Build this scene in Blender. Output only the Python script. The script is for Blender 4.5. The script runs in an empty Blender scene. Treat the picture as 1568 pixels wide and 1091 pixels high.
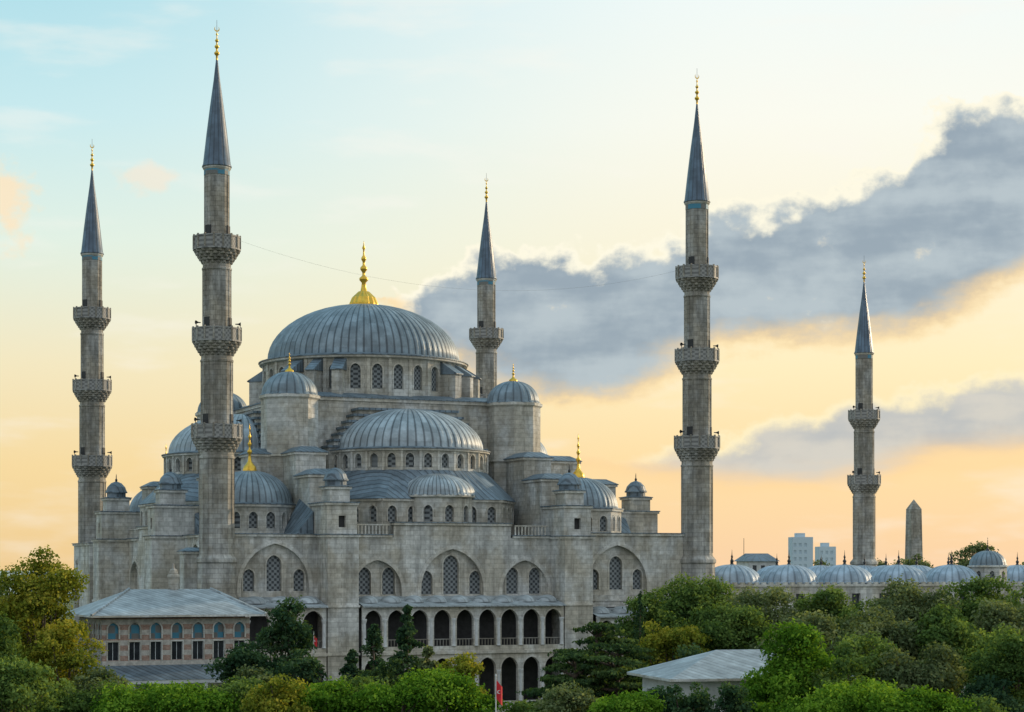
import bpy, math, random
import numpy as np
from mathutils import Vector, Matrix
from mathutils.geometry import tessellate_polygon
random.seed(4)
sc = bpy.context.scene
pi = math.pi
# ------------------------------------------------------------------ utils
def S(r, g, b, a=1.0):
    def f(c):
        c /= 255.0
        return c/12.92 if c <= 0.04045 else ((c+0.055)/1.055)**2.4
    return (f(r), f(g), f(b), a)

class NT:
    def __init__(s, nt): s.nt = nt; s.n = nt.nodes; s.l = nt.links
    def new(s, t, **kw):
        n = s.n.new(t)
        for k, v in kw.items(): setattr(n, k, v)
        return n
    def link(s, a, b): s.l.new(a, b)
    def put(s, sock, v):
        if isinstance(v, bpy.types.NodeSocket): s.l.new(v, sock)
        else: sock.default_value = v
    def m(s, op, a, b=0.0, c=0.0, clamp=False):
        n = s.n.new('ShaderNodeMath'); n.operation = op; n.use_clamp = clamp
        s.put(n.inputs[0], a); s.put(n.inputs[1], b)
        if op in ('MULTIPLY_ADD', 'COMPARE', 'SMOOTH_MIN'): s.put(n.inputs[2], c)
        return n.outputs[0]
    def ss(s, v, lo, hi, a=0.0, b=1.0):
        n = s.n.new('ShaderNodeMapRange'); n.interpolation_type = 'SMOOTHSTEP'
        s.put(n.inputs[0], v); n.inputs[1].default_value = lo; n.inputs[2].default_value = hi
        n.inputs[3].default_value = a; n.inputs[4].default_value = b
        return n.outputs[0]
    def mix(s, f, a, b, mode='MIX'):
        n = s.n.new('ShaderNodeMix'); n.data_type = 'RGBA'; n.blend_type = mode
        s.put(n.inputs[0], f); s.put(n.inputs[6], a); s.put(n.inputs[7], b)
        return n.outputs[2]
    def comb(s, x, y, z=0.0):
        n = s.n.new('ShaderNodeCombineXYZ')
        s.put(n.inputs[0], x); s.put(n.inputs[1], y); s.put(n.inputs[2], z)
        return n.outputs[0]
    def noise(s, vec, scale, detail=4, rough=0.55, dist=0.0):
        n = s.n.new('ShaderNodeTexNoise'); s.put(n.inputs['Vector'], vec)
        n.inputs['Scale'].default_value = scale; n.inputs['Detail'].default_value = detail
        n.inputs['Roughness'].default_value = rough; n.inputs['Distortion'].default_value = dist
        return n.outputs[0]
    def ramp(s, f, pts):
        n = s.n.new('ShaderNodeValToRGB'); s.put(n.inputs[0], f)
        cr = n.color_ramp
        while len(cr.elements) < len(pts): cr.elements.new(0.5)
        for e, (p, c) in zip(cr.elements, pts): e.position = p; e.color = c
        return n.outputs[0]
    def curve(s, f, pts):
        n = s.n.new('ShaderNodeFloatCurve'); s.put(n.inputs['Value'], f)
        c = n.mapping.curves[0]
        c.points[0].location = pts[0]; c.points[1].location = pts[-1]
        for p in pts[1:-1]: c.points.new(*p)
        for p in c.points: p.handle_type = 'VECTOR'
        n.mapping.update()
        return n.outputs[0]

def new_mat(name):
    m = bpy.data.materials.new(name); m.use_nodes = True
    t = NT(m.node_tree); b = m.node_tree.nodes['Principled BSDF']
    return m, t, b
def bump(t, b, h, strength=0.3, dist=0.05):
    n = t.new('ShaderNodeBump'); n.inputs['Strength'].default_value = strength
    n.inputs['Distance'].default_value = dist
    t.link(h, n.inputs['Height']); t.link(n.outputs[0], b.inputs['Normal'])

def stone_mat(name, c1, c2, mort, rnd=False, bw=0.95, bh=0.42, stain=0.7, lo=0.8):
    m, t, b = new_mat(name)
    tc = t.new('ShaderNodeTexCoord'); o = tc.outputs['Object']
    sp = t.new('ShaderNodeSeparateXYZ'); t.link(o, sp.inputs[0])
    if rnd: h = t.m('MULTIPLY', t.m('ARCTAN2', sp.outputs[1], sp.outputs[0]), 1.35)
    else: h = t.m('ADD', sp.outputs[0], sp.outputs[1])
    vec = t.comb(h, sp.outputs[2])
    br = t.new('ShaderNodeTexBrick'); t.link(vec, br.inputs['Vector'])
    br.inputs['Scale'].default_value = 1.0
    br.inputs['Brick Width'].default_value = bw; br.inputs['Row Height'].default_value = bh
    br.inputs['Mortar Size'].default_value = 0.022; br.inputs['Mortar Smooth'].default_value = 0.4
    br.inputs['Color1'].default_value = c1; br.inputs['Color2'].default_value = c2
    br.inputs['Mortar'].default_value = mort
    n1 = t.noise(o, 0.3, 4, 0.6); n2 = t.noise(o, 2.4, 3, 0.7)
    st = t.noise(t.comb(t.m('MULTIPLY', h, 1.1), t.m('MULTIPLY', sp.outputs[2], 0.14), t.m('MULTIPLY', sp.outputs[1], 0.3)), 1.0, 4, 0.65)
    f = t.m('MULTIPLY', t.ss(n1, 0.38, 0.66, lo, 1.08), t.ss(n2, 0.3, 0.7, 0.84, 1.12))
    f = t.m('MULTIPLY', f, t.ss(st, 0.36, 0.58, stain, 1.05))
    col = t.mix(1.0, br.outputs[0], t.comb(f, f, f), 'MULTIPLY')
    warm = t.mix(t.ss(n1, 0.62, 0.4, 0.0, 0.7), col, t.mix(1.0, col, (1.08, 0.97, 0.80, 1), 'MULTIPLY'))
    t.link(warm, b.inputs['Base Color']); b.inputs['Roughness'].default_value = 0.88
    bump(t, b, t.m('ADD', t.m('MULTIPLY', br.outputs[1], -0.5), n2), 0.35, 0.06)
    return m

def lead_mat(name, n=0, c=(0.20, 0.245, 0.28), var=0.3, lap=1.1, rough=0.5, seamd=0.5):
    m, t, b = new_mat(name)
    tc = t.new('ShaderNodeTexCoord'); o = tc.outputs['Object']
    sp = t.new('ShaderNodeSeparateXYZ'); t.link(o, sp.inputs[0])
    if n:
        a = t.m('MULTIPLY', t.m('ARCTAN2', sp.outputs[1], sp.outputs[0]), n/(2*pi))
    else:
        a = t.m('MULTIPLY', t.m('ADD', sp.outputs[0], sp.outputs[1]), 1.7)
    a = t.m('ADD', a, 500.5)
    fr = t.m('FRACT', a); pid = t.m('FLOOR', a)
    d = t.m('ABSOLUTE', t.m('SUBTRACT', fr, 0.5))
    wn = t.new('ShaderNodeTexWhiteNoise', noise_dimensions='2D')
    lapv = t.m('DIVIDE', t.m('ADD', sp.outputs[2], t.m('MULTIPLY', t.m('SINE', t.m('MULTIPLY', pid, 7.7)), 0.6)), lap)
    t.link(t.comb(pid, t.m('FLOOR', lapv)), wn.inputs['Vector'])
    v = t.ss(wn.outputs[0], 0, 1, 1-var*0.5, 1+var*0.5)
    seam = t.ss(t.m('ABSOLUTE', t.m('SUBTRACT', fr, 0.2)), 0.03, 0.2, seamd, 1.0)
    n1 = t.ss(t.noise(o, 0.8, 4, 0.65), 0.35, 0.7, 0.78, 1.2)
    f = t.m('MULTIPLY', t.m('MULTIPLY', v, seam), n1)
    col = t.mix(1.0, (*c, 1), t.comb(f, f, f), 'MULTIPLY')
    t.link(col, b.inputs['Base Color']); b.inputs['Roughness'].default_value = rough
    b.inputs['Metallic'].default_value = 0.1
    bump(t, b, t.ss(d, 0.38, 0.5, 0, 1), 0.35, 0.06)
    return m

def simple_mat(name, c, rough=0.7, metal=0.0, var=0.25, sc_=2.0):
    m, t, b = new_mat(name)
    tc = t.new('ShaderNodeTexCoord'); n = t.ss(t.noise(tc.outputs['Object'], sc_, 4, 0.65), 0.3, 0.7, 1-var, 1+var)
    t.link(t.mix(1.0, (*c, 1), t.comb(n, n, n), 'MULTIPLY'), b.inputs['Base Color'])
    b.inputs['Roughness'].default_value = rough; b.inputs['Metallic'].default_value = metal
    return m

def grille_mat(name, light, dark, sc_=6.0):
    m, t, b = new_mat(name)
    tc = t.new('ShaderNodeTexCoord'); sp = t.new('ShaderNodeSeparateXYZ'); t.link(tc.outputs['Object'], sp.inputs[0])
    h = t.m('MULTIPLY', t.m('ADD', sp.outputs[0], sp.outputs[1]), sc_*pi); z = t.m('MULTIPLY', sp.outputs[2], sc_*pi)
    p = t.m('ADD', t.m('SINE', t.m('ADD', h, z)), t.m('SINE', t.m('SUBTRACT', h, z)))
    t.link(t.mix(t.ss(p, -0.3, 0.5), (*light, 1), (*dark, 1)), b.inputs['Base Color'])
    b.inputs['Roughness'].default_value = 0.6
    return m

STONE, GRILLE, LEAD, TRIM, GOLD, DARK, RSTONE, CONE, TILE, RAIL, STRIPE, WHITE, D80, D56, D40, D20, GLASS, RDARK, PALE, D24 = range(20)
MATS = [
    stone_mat('ashlar_stone', (0.475, 0.48, 0.455, 1), (0.605, 0.605, 0.575, 1), (0.38, 0.38, 0.355, 1)),
    grille_mat('window_grille', (0.23, 0.25, 0.255), (0.045, 0.052, 0.057), 4.2),
    lead_mat('lead_sheet', 0, (0.16, 0.21, 0.25)),
    stone_mat('trim_stone', (0.54, 0.54, 0.51, 1), (0.64, 0.64, 0.605, 1), (0.43, 0.43, 0.40, 1), stain=0.8),
    simple_mat('gilded_metal', (0.80, 0.50, 0.07), 0.35, 0.75, 0.15),
    simple_mat('dark_interior', (0.03, 0.03, 0.03)),
    stone_mat('minaret_stone', (0.335, 0.33, 0.305, 1), (0.45, 0.44, 0.405, 1), (0.23, 0.225, 0.21, 1), True, 0.8, 0.42, 0.62, 0.78),
    lead_mat('spire_lead', 16, (0.09, 0.135, 0.185), 0.3, 1.0, 0.4),
    grille_mat('turquoise_tile', (0.05, 0.22, 0.32), (0.16, 0.16, 0.15), 1.6),
    grille_mat('carved_balustrade', (0.31, 0.305, 0.285), (0.16, 0.157, 0.15), 5.0),
    None, 
    simple_mat('whitewashed_stone', (0.58, 0.60, 0.60), 0.8, 0, 0.15, 1.0),
    lead_mat('dome_lead_80', 80, (0.215, 0.27, 0.305), 0.3, 0.9, seamd=0.34),
    lead_mat('dome_lead_56', 56, (0.34, 0.395, 0.425), 0.3, 0.9, seamd=0.34),
    lead_mat('dome_lead_40', 40, (0.225, 0.285, 0.325), 0.3, 0.8, seamd=0.4),
    lead_mat('dome_lead_20', 20, (0.20, 0.26, 0.30), 0.3, 0.7),
    simple_mat('window_glass', (0.03, 0.035, 0.04), 0.15, 0, 0.3),
    simple_mat('iron', (0.05, 0.05, 0.05), 0.5, 0.5),
    lead_mat('pale_lead_sheet', 0, (0.37, 0.41, 0.425), 0.3, 1.6, 0.6, 0.65),
    lead_mat('dome_lead_24', 24, (0.34, 0.42, 0.49), 0.25, 0.8, 0.5, 0.6),
]
def stripe_mat():
    m, t, b = new_mat('striped_masonry')
    tc = t.new('ShaderNodeTexCoord'); sp = t.new('ShaderNodeSeparateXYZ'); t.link(tc.outputs['Object'], sp.inputs[0])
    f = t.m('FRACT', t.m('MULTIPLY', sp.outputs[2], 1.25))
    h = t.m('ADD', sp.outputs[0], sp.outputs[1])
    nz = t.ss(t.noise(tc.outputs['Object'], 3.0, 5, 0.7), 0.3, 0.7, 0.7, 1.2)
    br = t.new('ShaderNodeTexBrick'); t.link(t.comb(h, sp.outputs[2]), br.inputs['Vector'])
    br.inputs['Scale'].default_value = 1; br.inputs['Brick Width'].default_value = 0.35; br.inputs['Row Height'].default_value = 0.1
    br.inputs['Mortar Size'].default_value = 0.012
    br.inputs['Color1'].default_value = (0.31, 0.17, 0.125, 1); br.inputs['Color2'].default_value = (0.39, 0.23, 0.175, 1); br.inputs['Mortar'].default_value = (0.42, 0.37, 0.31, 1)
    c = t.mix(t.ss(f, 0.50, 0.54), br.outputs[0], (0.50, 0.47, 0.42, 1))
    t.link(t.mix(1.0, c, t.comb(nz, nz, nz), 'MULTIPLY'), b.inputs['Base Color'])
    b.inputs['Roughness'].default_value = 0.9
    return m
MATS[STRIPE] = stripe_mat()

# ------------------------------------------------------------------ mesh builder
I4 = Matrix.Identity(4)
class MB:
    def __init__(s): s.v = []; s.f = []; s.m = []; s.s = []
    def add(s, pts, faces, mat, M=I4, sm=False):
        o = len(s.v)
        for p in pts: s.v.append(tuple(M @ Vector(p)))
        for f in faces:
            s.f.append(tuple(i+o for i in f)); s.m.append(mat); s.s.append(sm)
    def box(s, x0, x1, y0, y1, z0, z1, mat, M=I4, ins=0.0):
        if x0 > x1: x0, x1 = x1, x0
        if y0 > y1: y0, y1 = y1, y0
        i = ins
        p = [(x0, y0, z0), (x1, y0, z0), (x1, y1, z0), (x0, y1, z0), (x0+i, y0+i, z1), (x1-i, y0+i, z1), (x1-i, y1-i, z1), (x0+i, y1-i, z1)]
        s.add(p, [(0, 3, 2, 1), (4, 5, 6, 7), (0, 1, 5, 4), (1, 2, 6, 5), (2, 3, 7, 6), (3, 0, 4, 7)], mat, M)
    def block(s, x0, x1, y0, y1, z0, z1, M=I4, mat=STONE, cap=0.3):
        if x0 > x1: x0, x1 = x1, x0
        s.box(x0, x1, y0, y1, z0, z1-0.2, mat, M)
        s.box(x0-0.14, x1+0.14, y0-0.14, y1+0.14, z1-0.2, z1, TRIM, M)
        s.box(x0-0.22, x1+0.22, y0-0.22, y1+0.22, z1+0.003, z1+0.08, LEAD, M)
        if cap: s.box(x0-0.2, x1+0.2, y0-0.2, y1+0.2, z1+0.083, z1+0.083+cap, LEAD, M, ins=min(0.9, (x1-x0)*0.45, (y1-y0)*0.45))
    def panel(s, out, ops, y, M, mat):
        polys = [[Vector((x, z, 0)) for x, z in out]]
        flat = list(out)
        for op in ops:
            polys.append([Vector((x, z, 0)) for x, z in op['p']]); flat += op['p']
        tr = tessellate_polygon(polys)
        s.add([(x, y, z) for x, z in flat], [tuple(t) for t in tr], mat, M)
        for op in ops:
            p = op['p']; d = op.get('d', 0.3); n = len(p)
            s.add([(x, y, z) for x, z in p]+[(x, y+d, z) for x, z in p], [(i, (i+1) % n, n+(i+1) % n, n+i) for i in range(n)], op.get('rm', mat), M)
            if 'sub' in op: s.panel(p, op['sub'], y+d, M, op.get('sm', mat))
            elif op.get('fill') is not None: s.add([(x, y+d, z) for x, z in p], [tuple(range(n))], op['fill'], M)
            if op.get('ring'):
                w = op['ring']; cx = sum(q[0] for q in p)/n; z0 = min(q[1] for q in p); zt = max(q[1] for q in p); wd = max(q[0] for q in p)-min(q[0] for q in p)
                a = arch(cx, z0, wd, zt-z0)[1:]+[arch(cx, z0, wd, zt-z0)[0]]
                b_ = arch(cx, z0, wd+2*w, zt-z0+w*1.05)[1:]+[arch(cx, z0, wd+2*w, zt-z0+w*1.05)[0]]
                k = len(a)
                pr = y-0.07
                q = [(i, i+1, k+i+1, k+i) for i in range(k-1)]
                s.add([(x, pr, z) for x, z in a]+[(x, pr, z) for x, z in b_], q, TRIM, M)
                s.add([(x, pr, z) for x, z in b_]+[(x, y, z) for x, z in b_], q, TRIM, M)
                s.add([(x, pr, z) for x, z in a]+[(x, y, z) for x, z in a], q, TRIM, M)
    def lathe(s, cx, cy, prof, seg, mat, a0=0.0, a1=2*pi, M=I4, sm=False, rf=None):
        full = abs(a1-a0-2*pi) < 1e-6
        n = seg if full else seg+1
        pts = []
        for r, z in prof:
            for j in range(n):
                a = a0+(a1-a0)*j/seg
                rr = r+(rf(j)*min(1, r) if rf else 0)
                pts.append((cx+rr*math.cos(a), cy+rr*math.sin(a), z))
        fs = []
        for i in range(len(prof)-1):
            for j in range(seg):
                k = (j+1) % n
                fs.append((i*n+j, i*n+k, (i+1)*n+k, (i+1)*n+j))
        s.add(pts, fs, mat, M, sm)
    def ringwall(s, cx, cy, r, a0, a1, n, z0, z1, M=I4, win=None, nw=1, mat=STONE, pil=0.0, depth=0.3, ring=0.0):
        D = (a1-a0)/n; L = 2*r*math.sin(D/2); ap = r*math.cos(D/2)
        for i in range(n):
            th = a0+D*(i+0.5)
            y = Vector((-math.cos(th), -math.sin(th), 0)); x = Vector((y.y, -y.x, 0))
            o = Vector((cx, cy, 0))-y*ap
            W = Matrix(((x.x, y.x, 0, o.x), (x.y, y.y, 0, o.y), (0, 0, 1, 0), (0, 0, 0, 1)))
            ops = []
            if win:
                w, zb, h = win
                for k in range(nw):
                    c = -L/2+L*(k+0.5)/nw
                    ops.append(dict(p=arch(c, zb, w, h, 5), d=depth, fill=GRILLE, ring=ring))
            s.panel([(-L/2, z0), (L/2, z0), (L/2, z1), (-L/2, z1)], ops, 0, M @ W, mat)
            if pil:
                s.box(-L/2, -L/2+pil, -0.12, 0.1, z0, z1-0.02, TRIM, M @ W)
    def obj(s, name, parent=None, loc=(0, 0, 0), rot=0.0):
        me = bpy.data.meshes.new(name); me.from_pydata(s.v, [], s.f)
        used = sorted(set(s.m)); idx = {u: i for i, u in enumerate(used)}
        for u in used: me.materials.append(MATS[u])
        me.polygons.foreach_set('material_index', [idx[q] for q in s.m])
        me.polygons.foreach_set('use_smooth', s.s)
        me.update()
        ob = bpy.data.objects.new(name, me); sc.collection.objects.link(ob)
        ob.location = loc; ob.rotation_euler = (0, 0, rot)
        if parent: ob.parent = parent
        return ob

def arch(cx, z0, w, h, n=8):
    R = w*0.6; c = R-w/2; rise = math.sqrt(R*R-c*c); sp = z0+h-rise; am = math.acos(c/R)
    p = [(cx-w/2, z0), (cx+w/2, z0)]
    for i in range(n+1): p.append((cx-c+R*math.cos(i/n*am), sp+R*math.sin(i/n*am)))
    for i in range(n-1, -1, -1): p.append((cx+c-R*math.cos(i/n*am), sp+R*math.sin(i/n*am)))
    return p
def rect(x0, x1, z0, z1): return [(x0, z0), (x1, z0), (x1, z1), (x0, z1)]

def dome_prof(R, H, z0, n=14, pw=1.0):
    return [(max(R*math.cos(pi/2*i/n), 0.01), z0+H*math.sin(pi/2*i/n)**pw) for i in range(n+1)]
def dome(name, parent, x, y, z, R, H, n, mat, a0=0, a1=2*pi, rot=0.0, rib=0.09):
    b = MB(); frac = (a1-a0)/(2*pi)
    b.lathe(0, 0, [(R+0.12, -0.12), (R+0.12, 0.0)]+dome_prof(R, H, 0), int(n*4*frac), mat, a0, a1, sm=True, rf=lambda j: rib if j % 4 == 0 else 0)
    return b.obj(name, parent, (x, y, z), rot)
def finial(b, x, y, z, H, r, mat=GOLD, seg=16):
    P = [(r, 0), (r*1.02, .03), (r*.9, .10), (r*.55, .16), (r*.28, .22), (r*.2, .30), (r*.16, .36), (r*.34, .40), (r*.36, .43), (r*.13, .47), (r*.12, .52), (r*.27, .56), (r*.28, .59), (r*.1, .63), (r*.1, .68), (r*.2, .715), (r*.2, .74), (r*.07, .78), (r*.06, .86), (r*.14, .89), (r*.05, .93), (0.01, 1.0)]
    b.lathe(x, y, [(a, z+h*H) for a, h in P], seg, mat, sm=True)

# ------------------------------------------------------------------ placement frame of the mosque
TH = math.atan2(0.402, 0.9157)
AX, AY = -25.1, 168.6
root = bpy.data.objects.new('domed_mosque', None); sc.collection.objects.link(root)
root.location = (AX, AY, 0); root.rotation_euler = (0, 0, TH)
CU, CV = 21.5, 23.5
RM = Matrix.Rotation(TH, 4, 'Z'); RM.translation = Vector((AX, AY, 0))
def UV(u, v, z=0): return RM @ Vector((u, v, z))

body = MB(); roof = MB()
def side(phi, b0, aL, aR, zR=18.9):
    M = Matrix.Translation((CU, CV, 0)) @ Matrix.Rotation(phi, 4, 'Z')
    W = M @ Matrix.Translation((0, -b0, 0))
    def win(c, zb, w, h): return dict(p=arch(c, zb, w, h), d=0.3, fill=GRILLE, ring=0.12)
    def niche(c, zb, w, h, subs): return dict(p=arch(c, zb, w, h, 12), d=0.4, sub=subs, ring=0.35)
    tri = lambda c: [win(c, 14.0, 1.35, 3.1), win(c-2.25, 14.0, 1.0, 1.9), win(c+2.25, 14.0, 1.0, 1.9)]
    lowwin = lambda xs: [dict(p=rect(x-0.6, x+0.6, 9.6, 11.8), d=0.3, fill=GLASS) for x in xs]+[dict(p=rect(x-0.5, x+0.5, 5.0, 7.0), d=0.3, fill=GLASS) for x in xs]
    cL = -16.35 if aL > -21 else -17.5
    body.panel(rect(aL, -12.6, 0, 18.7), [niche(cL, 13.5, 6.1, 4.6, tri(cL))]+lowwin([cL-2, cL, cL+2]), 0, W, STONE)
    cR = 16.6
    body.panel(rect(12.6, aR, 0, zR-0.2), [niche(cR, 13.5, 6.1, 4.6, tri(cR))]+lowwin([cR-2, cR, cR+2, cR+4.2]), 0, W, STONE)
    mid = [(-9.8, 0), (9.8, 0), (9.8, 18.7), (5.8, 18.7), (5.8, 19.8), (-5.5, 19.8), (-5.5, 18.7), (-9.8, 18.7)]
    ops = [niche(0.1, 13.4, 6.0, 4.3, [win(0.1, 13.65, 1.5, 3.5), win(-2.25, 13.65, 1.15, 2.1), win(2.45, 13.65, 1.15, 2.1)])]
    for c in (-7.0, 7.2):
        ops.append(niche(c, 13.4, 4.5, 3.3, [win(c-1.1, 13.65, 1.2, 2.4), win(c+1.15, 13.65, 1.2, 2.4)]))
    ops += [dict(p=rect(x-0.6, x+0.6, 9.4, 11.6), d=0.3, fill=GLASS) for x in (-8, -5.5, -3, 3, 5.5, 8)]
    ops += [dict(p=rect(-0.9, 0.9, 9.0, 11.8), d=0.3, fill=DARK)]
    body.panel(mid, ops, 0, W, STONE)
    body.box(-5.5, 5.8, 0.75, 1.4, 18.7, 19.79, STONE, W)
    for (x0, x1, zt) in ((aL, -12.75, 18.7), (-9.65, -5.66, 18.7), (-5.5, 5.8, 19.8), (5.96, 9.65, 18.7), (12.75, aR, zR-0.2)):
        body.box(x0-0.003, x1+0.003, -0.18, 0.9, zt, zt+0.2, TRIM, W)
        roof.box(x0-0.05, x1+0.05, -0.26, 1.0, zt+0.203, zt+0.28, LEAD, W)
    for (x0, x1) in ((aL, -12.75), (-9.65, 9.65), (12.75, aR)):
        body.box(x0, x1, -0.12, 0.02, 12.95, 13.12, TRIM, W)
    for (x0, x1) in ((-9.5, -5.9), (6.2, 9.5)):
        body.box(x0, x1, 0.0, 0.15, 19.75, 19.87, TRIM, W)
        k = int((x1-x0)/0.33)
        for i in range(k+1): body.box(x0+i*0.33, x0+i*0.33+0.13, 0.02, 0.13, 18.98, 19.75, TRIM, W)
    for sg in (-1, 1):
        x0, x1 = sorted((sg*9.8, sg*12.6))
        body.block(x0, x1, -(b0+3.0), -(b0-0.02), 0, 18.85, M, cap=0)
        body.box(x0-0.1, x1+0.1, -(b0+3.1), -(b0-0.3), 12.6, 12.8, TRIM, M)
        body.box(x0-0.1, x1+0.1, -(b0+3.1), -(b0-0.3), 8.5, 8.7, TRIM, M)
        q = M @ Matrix.Translation((0, -(b0+2.7), 0))
        c = (x0+x1)/2
        body.panel(rect(x0+0.05, x1-0.05, 18.93, 21.4), [dict(p=rect(c-0.32, c+0.32, 19.5, 20.5), d=0.35, fill=DARK)], 0, q, STONE)
        body.box(x0+0.05, x1-0.05, -(b0+2.34), -(b0-2), 18.93, 21.4, STONE, M)
        for xe in (x0+0.05, x1-0.05):
            body.add([(xe, 0, 18.93), (xe, 0.36, 18.93), (xe, 0.36, 21.4), (xe, 0, 21.4)], [(0, 1, 2, 3)], STONE, q)
        body.box(x0-0.08, x1+0.08, -(b0+2.83), -(b0-2.1), 21.4, 21.6, TRIM, M)
        roof.box(x0-0.15, x1+0.15, -(b0+2.9), -(b0-2.1), 21.603, 21.7, LEAD, M)
        body.block(x0+0.5, x1-0.5, -(b0+2.1), -(b0-0.2), 21.7, 23.0, M, cap=0.15)
        roof.lathe(c, -(b0+0.95), [(0.95, 23.0), (0.95, 23.55), (1.12, 23.56), (1.12, 23.68), (1.05, 23.72), (0.9, 24.15), (0.52, 24.55), (0.01, 24.75)], 16, LEAD, M=M)
        roof.lathe(c, -(b0+0.95), [(0.1, 24.7), (0.13, 24.9), (0.05, 25.0), (0.04, 25.3), (0.01, 25.5)], 8, RDARK, M=M)
        body.block(x0, x1, -(b0-2), -(b0-6), 18.8, 24.2, M, cap=0.5)
        body.block(x0, x1, -(b0-6), -12.9, 18.8, 26.4, M, cap=0.5)
        s_ = sg
        xo = x1 if sg > 0 else x0
        xe = xo+s_*1.6
        roof.add([(xo, -(b0-0.9), 20.9), (xo, -(b0-5), 22.2), (xe, -(b0-0.9), 18.95), (xe, -(b0-5), 18.95), (xo, -(b0-0.9), 18.9)], [(0, 1, 3, 2), (0, 2, 4)], LEAD, M)
    P = [(-9.2, 0), (-9.2, -4), (-5.8, -8.8), (5.8, -8.8), (9.2, -4), (9.2, 0)]
    for i in range(5):
        p0 = Vector((*P[i], 0)); p1 = Vector((*P[i+1], 0)); L = (p1-p0).length; x = (p1-p0).normalized(); y = Vector((-x.y, x.x, 0))
        o = p0+Vector((0, -12.5, 0))
        Wm = M @ Matrix(((x.x, y.x, 0, o.x), (x.y, y.y, 0, o.y), (0, 0, 1, 0), (0, 0, 0, 1)))
        k = max(1, int(L/1.9))
        body.panel(rect(0, L, 18.7, 22.2), [dict(p=arch(L*(j+0.5)/k, 20.15, 0.85, 1.45, 5), d=0.3, fill=GRILLE, ring=0.1) for j in range(k)], 0, Wm, STONE)
        body.box(0, L, -0.16, 0.1, 22.0, 22.2, TRIM, Wm)
    up = []; lo = []
    n = 40
    for i in range(n+1):
        a = pi+pi*i/n; d = Vector((math.cos(a), math.sin(a)))
        best = 99
        for j in range(5):
            p0 = Vector(P[j]); e = Vector(P[j+1])-p0
            den = d.x*e.y-d.y*e.x
            if abs(den) < 1e-6: continue
            t = (p0.x*e.y-p0.y*e.x)/den; u_ = (p0.x*d.y-p0.y*d.x)/den
            if t > 0 and -1e-4 <= u_ <= 1.0001: best = min(best, t)
        if best > 50: best = 9.2
        up.append((7.45*d.x, -12.5+7.45*d.y, 24.95)); lo.append((best*1.03*d.x, -12.5+best*1.03*d.y, 22.22))
    roof.add(up+lo, [(i, i+1, n+2+i, n+1+i) for i in range(n)], LEAD, M)
    ey = -(b0-3.7)
    body.ringwall(0, ey, 3.35, pi*1.02, pi*1.98, 5, 18.7, 22.5, M, win=(0.85, 20.15, 1.5), ring=0.1)
    body.lathe(0, ey, [(3.3, 22.3), (3.6, 22.4), (3.6, 22.6), (3.3, 22.65)], 10, TRIM, pi, 2*pi, M=M)
    body.ringwall(0, -12.5, 7.5, pi, 2*pi, 14, 24.9, 26.7, M, win=(0.78, 25.15, 1.3), pil=0.22, ring=0.08)
    body.lathe(0, -12.5, [(7.4, 26.6), (7.75, 26.7), (7.75, 26.86), (7.6, 26.88)], 28, TRIM, pi, 2*pi, M=M)
    roof.lathe(0, -12.5, [(7.85, 26.863), (7.85, 26.95), (7.0, 27.12)], 28, LEAD, pi, 2*pi, M=M)
    for k in range(7):
        hw = 7.9-0.5*k; zb = 24.9 if k == 0 else 27.3+0.6*(k-1)+0.1; zt = 27.3+0.6*k
        body.box(-hw, hw, -12.7, -10.7, zb, zt-0.12, STONE, M)
        roof.box(-hw-0.14, hw+0.14, -12.95, -10.7, zt-0.12, zt+0.1, LEAD, M)
    for nm, x, y, z, R, H, nn, mt in (('semi_dome', 0, -12.6, 27.1, 7.0, 3.9, 56, D56), ('exedra_dome', 0, ey, 22.65, 3.45, 1.95, 32, D56)):
        l = M @ Vector((x, y, z))
        dome(nm, root, l.x, l.y, l.z, R, H, nn, mt, pi, 2*pi, rot=phi)
side(0, 23.5, -20.2, 24.3, zR=19.2)
side(-pi/2, 21.5, -23.3, 22.2)
side(pi/2, 23.9, -23.3, 23.3)
side(pi, 23.4, -22.0, 20.2)
body.box(0.9, 44.5, 0.9, 46.0, 0, 18.45, STONE)
roof.box(0.02, 45.38, 0.02, 46.85, 18.5, 18.72, LEAD)
body.box(CU-10.7, CU+10.7, CV-10.7, CV+10.7, 18, 32.0, STONE)
body.box(CU-10.85, CU+10.85, CV-10.85, CV+10.85, 31.75, 32.05, TRIM)
roof.box(CU-10.95, CU+10.95, CV-10.95, CV+10.95, 32.053, 32.15, LEAD)
roof.box(CU-10.8, CU+10.8, CV-10.8, CV+10.8, 32.153, 32.6, LEAD, ins=1.2)
for k in range(4):
    M = Matrix.Translation((CU, CV, 0)) @ Matrix.Rotation(k*pi/2, 4, 'Z')
    x, y = -11.3, -11.4
    body.lathe(x, y, [(2.65, 18.7), (2.65, 31.7)], 8, STONE, pi/8, 2*pi+pi/8, M=M)
    body.lathe(x, y, [(2.65, 31.55), (2.85, 31.7), (2.85, 31.95), (2.6, 32.0)], 8, TRIM, pi/8, 2*pi+pi/8, M=M)
    body.lathe(x, y, [(2.7, 26.2), (2.8, 26.25), (2.8, 26.4), (2.7, 26.45)], 8, TRIM, pi/8, 2*pi+pi/8, M=M)
    l = M @ Vector((x, y, 32.05))
    dome('turret_dome', root, l.x, l.y, l.z, 2.5, 2.15, 20, D20)
    finial(roof, l.x, l.y, 34.15, 1.8, 0.42)
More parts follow.
